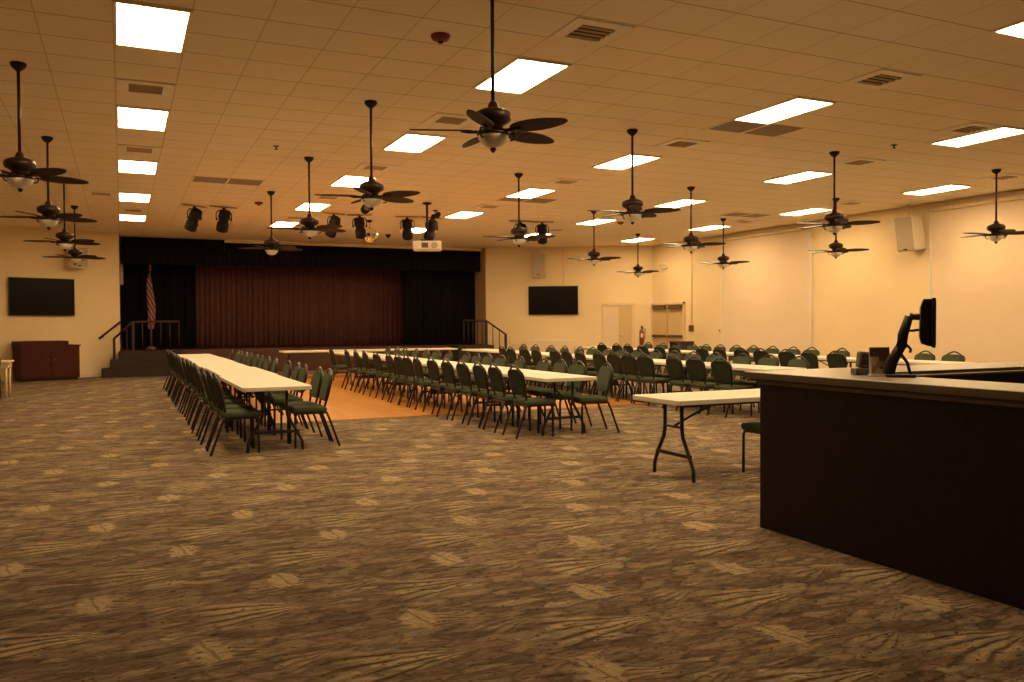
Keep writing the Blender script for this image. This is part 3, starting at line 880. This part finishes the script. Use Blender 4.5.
# stage spotlights
def make_spot():
    t = thing('stage_spotlight', 'x', 'stage light', (0, 0, CEIL), group='black stage spotlights hanging from the ceiling')
    MB().box(-.3, .3, -.025, .025, -.03, -.0005, 0.004).build('ceiling_track', M['tan_trim'], t)
    MB().lathe([(0.03, -.03), (0.035, -.05), (0.02, -.085)], 10).build('clamp', M['black_plastic'], t)
    MB().tube([(-.17, 0, -.3), (-.17, 0, -.16), (-.12, 0, -.09), (.12, 0, -.09), (.17, 0, -.16), (.17, 0, -.3)], 0.013, 6).build('yoke', M['black_plastic'], t)
    mt = Matrix.Translation((0, 0, -.27)) @ Matrix.Rotation(R(35), 4, 'X')
    MB().lathe([(0.07, .2), (0.12, .17), (0.13, .02), (0.105, -.02), (0.105, -.12), (0.13, -.13), (0.13, -.3)], 16, mat=mt).build('lamp_body', M['spot_black'], t)
    MB().lathe([(0.1, -.296), (0.1, -.305)], 16, mat=mt).build('lens', M['lens'], t)
    for s in (-1, 1):
        MB().lathe([(0.03, 0), (0.03, .03)], 8, mat=Matrix.Translation((s * .14, 0, -.29)) @ Matrix.Rotation(s * R(90), 4, 'Y')).build('knob', M['black_plastic'], t)
    return index_kids(t)
spot = None
SP = ['outermost stage spotlight hanging above the flag side of the stage', 'second stage spotlight from the flag side, hanging before the black valance',
      'stage spotlight half behind a fan blade, third from the flag side', 'stage spotlight hanging just beside the mirror ball, tilted',
      'stage spotlight hanging just before the projector pole', 'stage spotlight hanging right behind the projector pole',
      'stage spotlight half hidden behind the fan nearest the wall television', 'last stage spotlight, hanging toward the doors past the fan']
for (x, y, rz), lab in zip([(1.5, 19.97, 30), (2.12, 19.95, 10), (4.64, 20.1, 20), (5.27, 20.1, -25), (6.44, 20.0, -20), (7.06, 19.95, 10), (9.42, 19.75, -10), (10.03, 19.7, -30)], SP):
    if spot is None:
        spot = make_spot(); spot['label'] = lab; spot.location = (x, y, CEIL); spot.rotation_euler = (0, 0, R(rz))
    else:
        dup(spot, (x, y, CEIL), R(rz), lab)

# ceiling fans
def make_fan():
    t = thing('ceiling_fan', 'x', 'ceiling fan', (0, 0, CEIL), group='dark five blade ceiling fans')
    MB().lathe([(0.075, -.0005), (0.078, -.02), (0.06, -.05), (0.03, -.075), (0.018, -.085)], 18).build('canopy', M['bronze'], t)
    MB().tube([(0, 0, -.07), (0, 0, -.93)], 0.0155, 8).build('downrod', M['bronze'], t)
    MB().lathe([(0.02, -.9), (0.036, -.92), (0.045, -.955), (0.1, -.972), (0.142, -.995), (0.15, -1.03), (0.142, -1.06), (0.1, -1.085), (0.078, -1.1), (0.078, -1.14), (0.05, -1.15)], 24).build('motor_housing', M['bronze'], t)
    for k in range(5):
        a = 2 * PI * k / 5
        mt = Matrix.Rotation(a, 4, 'Z') @ Matrix.Translation((0, 0, -1.135)) @ Matrix.Rotation(R(-14), 4, 'X')
        pts = []
        L0, L1 = 0.17, 0.665
        n = 14
        up, dn = [], []
        for i in range(n + 1):
            f = i / n
            x = L0 + (L1 - L0) * f
            w_ = 0.088 * (math.sin(PI * (0.07 + 0.9 * f ** 0.85)) ** 0.62) if 0 < f < 1 else (0.03 if f == 0 else 0.015)
            up.append((x, w_)); dn.append((x, -w_))
        mb = MB()
        mb.poly_prism(up + dn[::-1], -.005, .005, mat=mt)
        b = mb.build('blade', M['blade'], t)
        mb = MB()
        mb.tube([(0.07, 0, -.005), (0.12, 0, -.012), (0.2, 0, -.012), (0.26, 0, -.01)], [0.018, 0.014, 0.016, 0.008], 6, mat=mt)
        mb.build('blade_bracket', M['bronze'], b)
    MB().lathe([(0.05, -1.145), (0.128, -1.153), (0.134, -1.168), (0.125, -1.178)], 22).build('bowl_rim', M['bronze'], t)
    MB().lathe([(0.124, -1.175), (0.118, -1.2), (0.1, -1.23), (0.07, -1.255), (0.03, -1.27), (0.01, -1.274)], 22).build('glass_bowl', M['bowl'], t)
    MB().lathe([(0.012, -1.265), (0.026, -1.28), (0.022, -1.293), (0.006, -1.312)], 12).build('finial', M['bronze'], t)
    for k in range(3):
        a = 2 * PI * k / 3 + 0.5
        ca, sa = math.cos(a), math.sin(a)
        MB().tube([(ca * .1, sa * .1, -1.135), (ca * .17, sa * .17, -1.14), (ca * .188, sa * .188, -1.175), (ca * .165, sa * .165, -1.21), (ca * .135, sa * .135, -1.215)], 0.008, 6).build('scroll_arm', M['bronze'], t)
    return index_kids(t)
FX = [-0.92, 2.75, 6.46, 10.22, 14.06]
FY = [6.2, 9.92, 13.6, 17.36, 21.1]
FL = ['fan line above the open carpet', 'fan line with the biggest fan', 'short fan line of two', 'fan line of three', 'fan line by the shaded wall']
fan = None
for c, rows in ((1, (0, 1, 2, 3)), (0, (1, 2, 3, 4)), (2, (1, 2)), (3, (1, 2, 3)), (4, (1, 2, 3, 4))):
    for i, r in enumerate(rows):
        if c == 1 and r == 0:
            lab = 'biggest, closest dark ceiling fan with frosted bowl, hanging before all the others'
        else:
            lab = f'dark ceiling fan, {ORD[i + 1]} from the front in the {FL[c]}'
        ang = -R(YAW) - R(24) + R(random.choice((0, 0, 4, -5, 7, -8)))
        if c == 1 and r == 0: ang = -R(YAW) - R(31)
        loc = (FX[c] if not (c == 1 and r == 0) else 2.72, FY[r] if not (c == 4 and r == 4) else 21.3, CEIL)
        if fan is None:
            fan = make_fan(); fan['label'] = lab; fan.location = loc; fan.rotation_euler = (0, 0, ang)
        else:
            dup(fan, loc, ang, lab)

# ---------------------------------------------------------------- folding tables
TW, TL = 0.76, 2.44
def make_table(end_metal='table_metal'):
    """long axis along local y"""
    t = thing('folding_table', 'x', 'table', (0, 0, 0), group='long white folding tables set in rows')
    r = 0.05; pts = []
    for (cx, cy, a0) in ((TW / 2 - r, TL / 2 - r, 0), (-TW / 2 + r, TL / 2 - r, 90), (-TW / 2 + r, -TL / 2 + r, 180), (TW / 2 - r, -TL / 2 + r, 270)):
        for k in range(5):
            a = R(a0 + 22.5 * k); pts.append((cx + r * math.cos(a), cy + r * math.sin(a)))
    MB().poly_prism(pts, 0.7, 0.745, bev=0.006).build('tabletop', M['tabletop'], t)
    for s in (-1, 1):
        MB().tube([(s * (TW / 2 - .07), -TL / 2 + .1, .69), (s * (TW / 2 - .07), TL / 2 - .1, .69)], 0.014, 6).build('side_rail', M['table_metal'], t)
    for e in (-1, 1):
        y = e * (TL / 2 - .22)
        for s in (-1, 1):
            MB().tube([(s * .13, y, .7), (s * .13, y, .46), (s * .145, y, .38), (s * .24, y, .22), (s * .3, y, .1), (s * .305, y, .0)], 0.018, 8).build('leg', M['table_metal'], t)
        MB().tube([(-.13, y, .47), (.13, y, .47)], 0.011, 6).build('upper_crossbar', M['table_metal'], t)
        mb = MB(); mb.box(-.27, .27, y - .012, y + .012, .2, .235, 0.005); mb.build('lower_crossbar', M['table_metal'], t)
        MB().tube([(0, y, .47), (0, y - e * .2, .56), (0, y - e * .55, .69)], 0.011, 6).build('brace', M['table_metal'], t)
    return index_kids(t)
ROWN = ['the row beside the open carpet', 'the dance floor row', 'the third row', 'the row by the shaded wall']
ROWX = [1.565, 5.16, 8.9, 12.53]
table = None
NEAR = [9.55, 9.3, 9.5, 9.4]
for r in range(4):
    for k in range(5):
        lab = f'white folding table, {ORD[k + 1]} from the bar end of {ROWN[r]}'
        dx = [0.0, 0.035, -0.01, 0.02, 0.0][k] if r == 0 else random.uniform(-.015, .015)
        loc = (ROWX[r] + dx, NEAR[r] + TL / 2 + k * (TL + 0.004), 0)
        if table is None:
            table = make_table(); table['label'] = lab; table.location = loc
        else:
            dup(table, loc, R(random.uniform(-.3, .3)), lab)
dup(table, (5.62, 6.42, 0), R(90), 'white folding table standing alone beside the dark bar')
for k in range(2):
    dup(table, (5.06 + k * 2.46, 22.9, 0), R(90), f'white folding table at the foot of the stage, {["flag side", "stairs side toward the doors"][k]}')

# ---------------------------------------------------------------- banquet chairs
def make_chair():
    """faces local +x"""
    t = thing('banquet_chair', 'x', 'chair', (0, 0, 0), group='green banquet chairs')
    mb = MB()
    mb.box(-.17, .24, -.215, .215, .405, .47, 0.026, 3)
    mb.build('seat', M['green'], t)
    # backrest cushion: shouldered outline in y-z, leaning back
    lean = Matrix.Translation((-.155, 0, .5)) @ Matrix.Rotation(-R(12.5), 4, 'Y')
    o = [(-.165, .03), (.165, .03), (.185, .06), (.2, .2), (.207, .285), (.19, .317), (.125, .345), (.075, .358), (-.075, .358), (-.125, .345), (-.19, .317), (-.207, .285), (-.2, .2), (-.185, .06)]
    MB().poly_prism(o, -.004, .024, 'x', mat=lean, bev=0.009).build('backrest', M['green'], t)
    MB().poly_prism(o, -.018, -.004, 'x', mat=lean, bev=0.004).build('rear_panel', M['green_back'], t)
    fr = [(.0, .15, -.07), (0, .172, .02), (0, .195, .06), (0, .212, .2), (0, .218, .28), (0, .203, .318), (0, .135, .352), (0, .075, .388), (0, .035, .403), (0, 0, .407)]
    path = fr + [(x, -y, z) for x, y, z in fr[-2::-1]]
    MB().tube(path, 0.0145, 6, mat=lean).build('back_frame', M['frame'], t)
    for s in (-1, 1):
        MB().tube([(.2, s * .205, 0), (.2, s * .205, .36), (.185, s * .2, .395), (.12, s * .195, .402)], 0.0145, 6).build('leg', M['frame'], t)
        MB().tube([(-.31, s * .205, 0), (-.2, s * .205, .31), (-.17, s * .2, .385), (-.14, s * .17, .43), (-.15, s * .155, .46)], 0.0145, 6).build('leg', M['frame'], t)
    mb = MB(); mb.box(-.18, .21, -.2, .2, .388, .408, 0.004); mb.build('seat_frame', M['frame'], t)
    return index_kids(t)
chair = None
L_R = [10.0, 10.53, 11.4, 11.92, 12.6, 13.74, 14.45, 15.17, 15.9, 16.76, 17.3, 18.1, 18.7, 19.73]
L_L = [10.0, 10.5, 11.3, 12.1, 12.7, 13.4, 14.3, 15.0, 16.0, 16.6, 17.4, 18.0, 18.6, 19.5, 20.4]
M1_L = [9.62, 10.25, 10.84, 11.45, 12.05, 12.76, 13.5, 14.03, 14.6, 15.15, 16.05, 16.9, 17.6, 18.4, 19.95]
M1_R = [9.6, 10.3, 10.87, 11.35, 12.18, 13.0, 13.55, 14.05, 14.61, 15.53, 16.17, 16.85, 17.55, 18.32, 19.06, 19.63]
M2_L = [10.26, 10.88, 11.47, 12.29, 12.8, 13.3, 13.85, 14.56, 15.15, 15.65, 16.43, 17.1, 17.79, 18.31]
M2_R = [9.93, 10.65, 11.32, 11.96, 12.65, 13.25, 13.9, 14.44, 15.08, 15.69, 16.3, 16.86, 17.62, 18.35, 19.17, 19.92]
M3_L = [11.48, 12.15, 12.73, 13.48, 14.09, 14.78, 15.41, 16.47, 17.1, 17.83, 18.47, 19.01, 19.78]
M3_R = [10.08, 10.67, 12.61, 13.4, 13.95, 14.6, 15.22, 15.81, 16.4, 16.95, 17.5, 18.2, 18.75, 19.5]
SIDE = ['cabinet-wall side', 'shaded-wall side']
CG = ['green chairs along ' + x for x in ROWN]
for r, (ls, rs) in enumerate(((L_L, L_R), (M1_L, M1_R), (M2_L, M2_R), (M3_L, M3_R))):
    for side, ys in ((0, ls), (1, rs)):
        legs_y = [NEAR[r] + k * (TL + .004) + q for k in range(5) for q in (.22, TL - .22)]
        for i, y in enumerate(ys):
            for dy in (0, .03, -.03, .06, -.06, .09, -.09):
                if all(abs(y + dy + q - ly) > .06 for q in (-.205, .205) for ly in legs_y) and (i == 0 or y + dy - ys[i - 1] > .45) and (i + 1 == len(ys) or ys[i + 1] - y - dy > .45):
                    y += dy
                    break
            ys[i] = y
            nth = f'{ORD[i + 1]} from the bar end'
            lab = f'green chair, {nth}, {SIDE[side]} of {ROWN[r]}'
            off = TW / 2 + (0.008 if r == 0 and side == 0 else 0.042) + random.uniform(0, .03)
            x = ROWX[r] - off if side == 0 else ROWX[r] + off
            rz = (0 if side == 0 else PI) + R(random.uniform(-4, 4))
            if r == 1 and side == 1 and i == 0: rz = PI - R(9); x += 0.01
            if chair is None:
                chair = make_chair(); chair['label'] = lab; chair['group'] = CG[r]; chair.location = (x, y, 0); chair.rotation_euler = (0, 0, rz)
            else:
                dup(chair, (x, y, 0), rz, lab, CG[r])
dup(chair, (5.57, 6.13, 0), R(90), 'green chair tucked under the lone folding table, half hidden by the bar', 'green banquet chairs')
dup(chair, (-2.42, 19.45, 0), R(95), 'green chair at the pale side table by the picture edge', 'green banquet chairs')

# pale side table at far left
t = thing('side_table', 'small pale tan table near the mahogany cabinet', 'table', (-2.65, 19.95, 0))
MB().box(-.6, .6, -.38, .38, .7, .74, 0.01).build('tabletop', M['tan_table'], t)
MB().box(-.56, .56, -.34, .34, .6, .7).build('apron', M['tan_table'], t)
for x in (-.52, .52):
    for y in (-.3, .3):
        MB().tube([(x, y, 0), (x, y, .68)], 0.025, 8).build('leg', M['tan_table'], t)

# ---------------------------------------------------------------- bar counter
t = thing('bar_counter', 'dark L shaped bar counter with pale laminate top', 'bar')
BX0, BX1, BY0, BY1 = 4.02, 8.4, 1.2, 4.57
ZT = 1.085
MB().box(BX0, BX0 + .06, BY0, BY1, 0, ZT - .075).build('front_panel', M['bar_panel'], t)
MB().box(BX0 + .06, BX1, BY1 - .06, BY1, 0, ZT - .075).build('end_panel', M['bar_panel'], t)
lp = [(3.955, BY0 - .1), (4.45, BY0 - .1), (4.45, 4.1), (BX1 + .1, 4.1), (BX1 + .1, 4.66), (3.955, 4.66)]
MB().poly_prism(lp, ZT - .045, ZT, bev=0.004).build('countertop', M['bar_top'], t)
lq = [(3.952, BY0 - .1), (4.453, BY0 - .1), (4.453, 4.097), (BX1 + .103, 4.097), (BX1 + .103, 4.663), (3.952, 4.663)]
MB().poly_prism(lq, ZT - .043, ZT - .004).build('shaded_edge', M['bar_edge'], t)  # same slab, its vertical faces painted darker as if shaded
ed = MB()
ed.poly_prism([(3.985, BY0 - .07), (4.42, BY0 - .07), (4.42, 4.13), (BX1 + .07, 4.13), (BX1 + .07, 4.63), (3.985, 4.63)], ZT - .062, ZT - .045)
ed.build('top_underlay', M['bar_inside'], t)
MB().box(4.0, 4.02, BY0, BY1 + .02, ZT - .085, ZT - .065).box(4.0, BX1, BY1, BY1 + .02, ZT - .085, ZT - .065).build('cove_moulding', M['bar_edge'], t)
MB().box(4.39, 4.42, BY0, 4.13, 0.1, ZT - .062).box(4.42, BX1, 4.14, 4.17, 0.1, ZT - .062).build('inner_panel', M['bar_inside'], t)
MB().box(4.42, 4.95, BY0, 3.55, .8, .84, 0.004).box(4.42, BX1, 3.55, 4.14, .8, .84, 0.004).build('work_surface', M['bar_inside'], t)
MB().box(4.5, BX1, 4.05, 4.0965, 1.048, 1.061, 0.003).build('inner_ledge', M['bar_top'], t)
MB().box(BX1 - .06, BX1, 4.1, BY1 - .06, 0, ZT - .075).build('side_panel', M['bar_panel'], t)
MB().box(4.08, 4.39, BY0, BY0 + .06, 0, ZT - .075).build('side_panel', M['bar_panel'], t)
t2 = thing('sink_tap', 'small steel tap on the dark work surface inside the bar', 'tap', (5.45, 3.92, .8405))
MB().lathe([(0.03, 0), (0.03, .015), (0.014, .03)], 12).build('base', M['steel'], t2)
MB().tube([(0, 0, .02), (0, 0, .1), (0, -.02, .13), (0, -.08, .14), (0, -.12, .12)], 0.011, 8).build('spout', M['steel'], t2)
MB().tube([(.0, 0, .07), (.07, 0, .1)], 0.007, 6).build('lever', M['steel'], t2)

# monitor on its arm: local x is the screen normal
def rotz(a): return Matrix.Rotation(a, 4, 'Z')
MD = math.atan2(-0.42, 0.907)           # screen faces along the bar's sight line to the side
t = thing('monitor_on_arm', 'black monitor seen edge-on, held on a jointed arm on the bar', 'monitor', (4.355, 3.69, ZT), R(-50))
MB().box(-.085, .085, -.055, .055, 0, .018, 0.006).build('base_plate', M['black_plastic'], t)
MB().tube([(-.07, 0, .015), (-.05, 0, .1), (0.005, 0, .2)], [0.036, 0.036, 0.03], 10).build('lower_arm', M['black_plastic'], t)
MB().tube([(.005, 0, .2), (.01, 0, .26), (.045, 0, .375)], [0.03, 0.032, 0.026], 10).build('upper_arm', M['black_plastic'], t)
MB().lathe([(0.032, -.038), (0.032, .038)], 12, mat=Matrix.Translation((.005, 0, .2)) @ Matrix.Rotation(R(90), 4, 'X')).build('elbow_joint', M['black_plastic'], t)
MB().tube([(.045, 0, .375), (.07, 0, .37), (.125, 0, .37)], [0.022, 0.019, 0.021], 8).build('wrist_joint', M['black_plastic'], t)
MB().tube([(.03, .01, .29), (.06, .01, .285), (.09, .01, .29), (.12, .01, .29)], 0.009, 6).build('cable', M['black_plastic'], t)
MB().tube([(-.0, .02, .14), (.035, .02, .09), (.05, .02, .03), (.065, .02, .012)], 0.011, 6).build('cable', M['black_plastic'], t)
MB().tube([(.0, .02, .22), (.04, .02, .19), (.055, .02, .17), (.05, .02, .15)], 0.009, 6).build('cable_clip', M['black_plastic'], t)
b = MB(); b.poly_prism([(.1, .25), (.11, .21), (.15, .195), (.165, .195), (.165, .475), (.12, .475), (.105, .43)], -.19, .19, 'y', bev=0.006)
b.build('back_shell', M['black_plastic'], t)
MB().box(.165, .185, -.225, .225, .188, .48, 0.004).build('bezel', M['black_plastic'], t)
MB().box(.185, .187, -.21, .21, .203, .465).build('screen', M['screen'], t)
# card terminal
t = thing('card_terminal', 'small dark brown card terminal standing on the bar beside the flyer', 'card terminal', (4.33, 3.97, ZT), R(-25))
MB().box(-.055, .055, -.05, .05, 0, .045, 0.008).build('base', M['brown_plastic'], t)
mt = Matrix.Translation((0.01, 0, .045)) @ Matrix.Rotation(R(6), 4, 'Y')
MB().box(-.04, .048, -.04, .04, 0, .105, 0.014, 3, mat=mt).build('body', M['brown_plastic'], t)
MB().box(-.03, .038, -.046, -.04, .02, .09, 0.002, mat=mt).build('screen', M['black_plastic'], t)
# flyer stand
t = thing('flyer_stand', 'clear upright stand holding a brown and white flyer on the bar', 'sign holder', (4.33, 3.83, ZT), R(-28))
MB().box(-.062, .062, -.03, .03, 0, .008, 0.002).build('foot', M['white_metal'], t)
mt = Matrix.Translation((0, -.012, .008)) @ Matrix.Rotation(R(-4), 4, 'X')
MB().box(-.06, .06, 0, .006, 0, .172, mat=mt).build('flyer', M['flyer'], t)
MB().box(-.063, .063, .006, .01, 0, .175, mat=mt).build('backing', M['white_metal'], t)
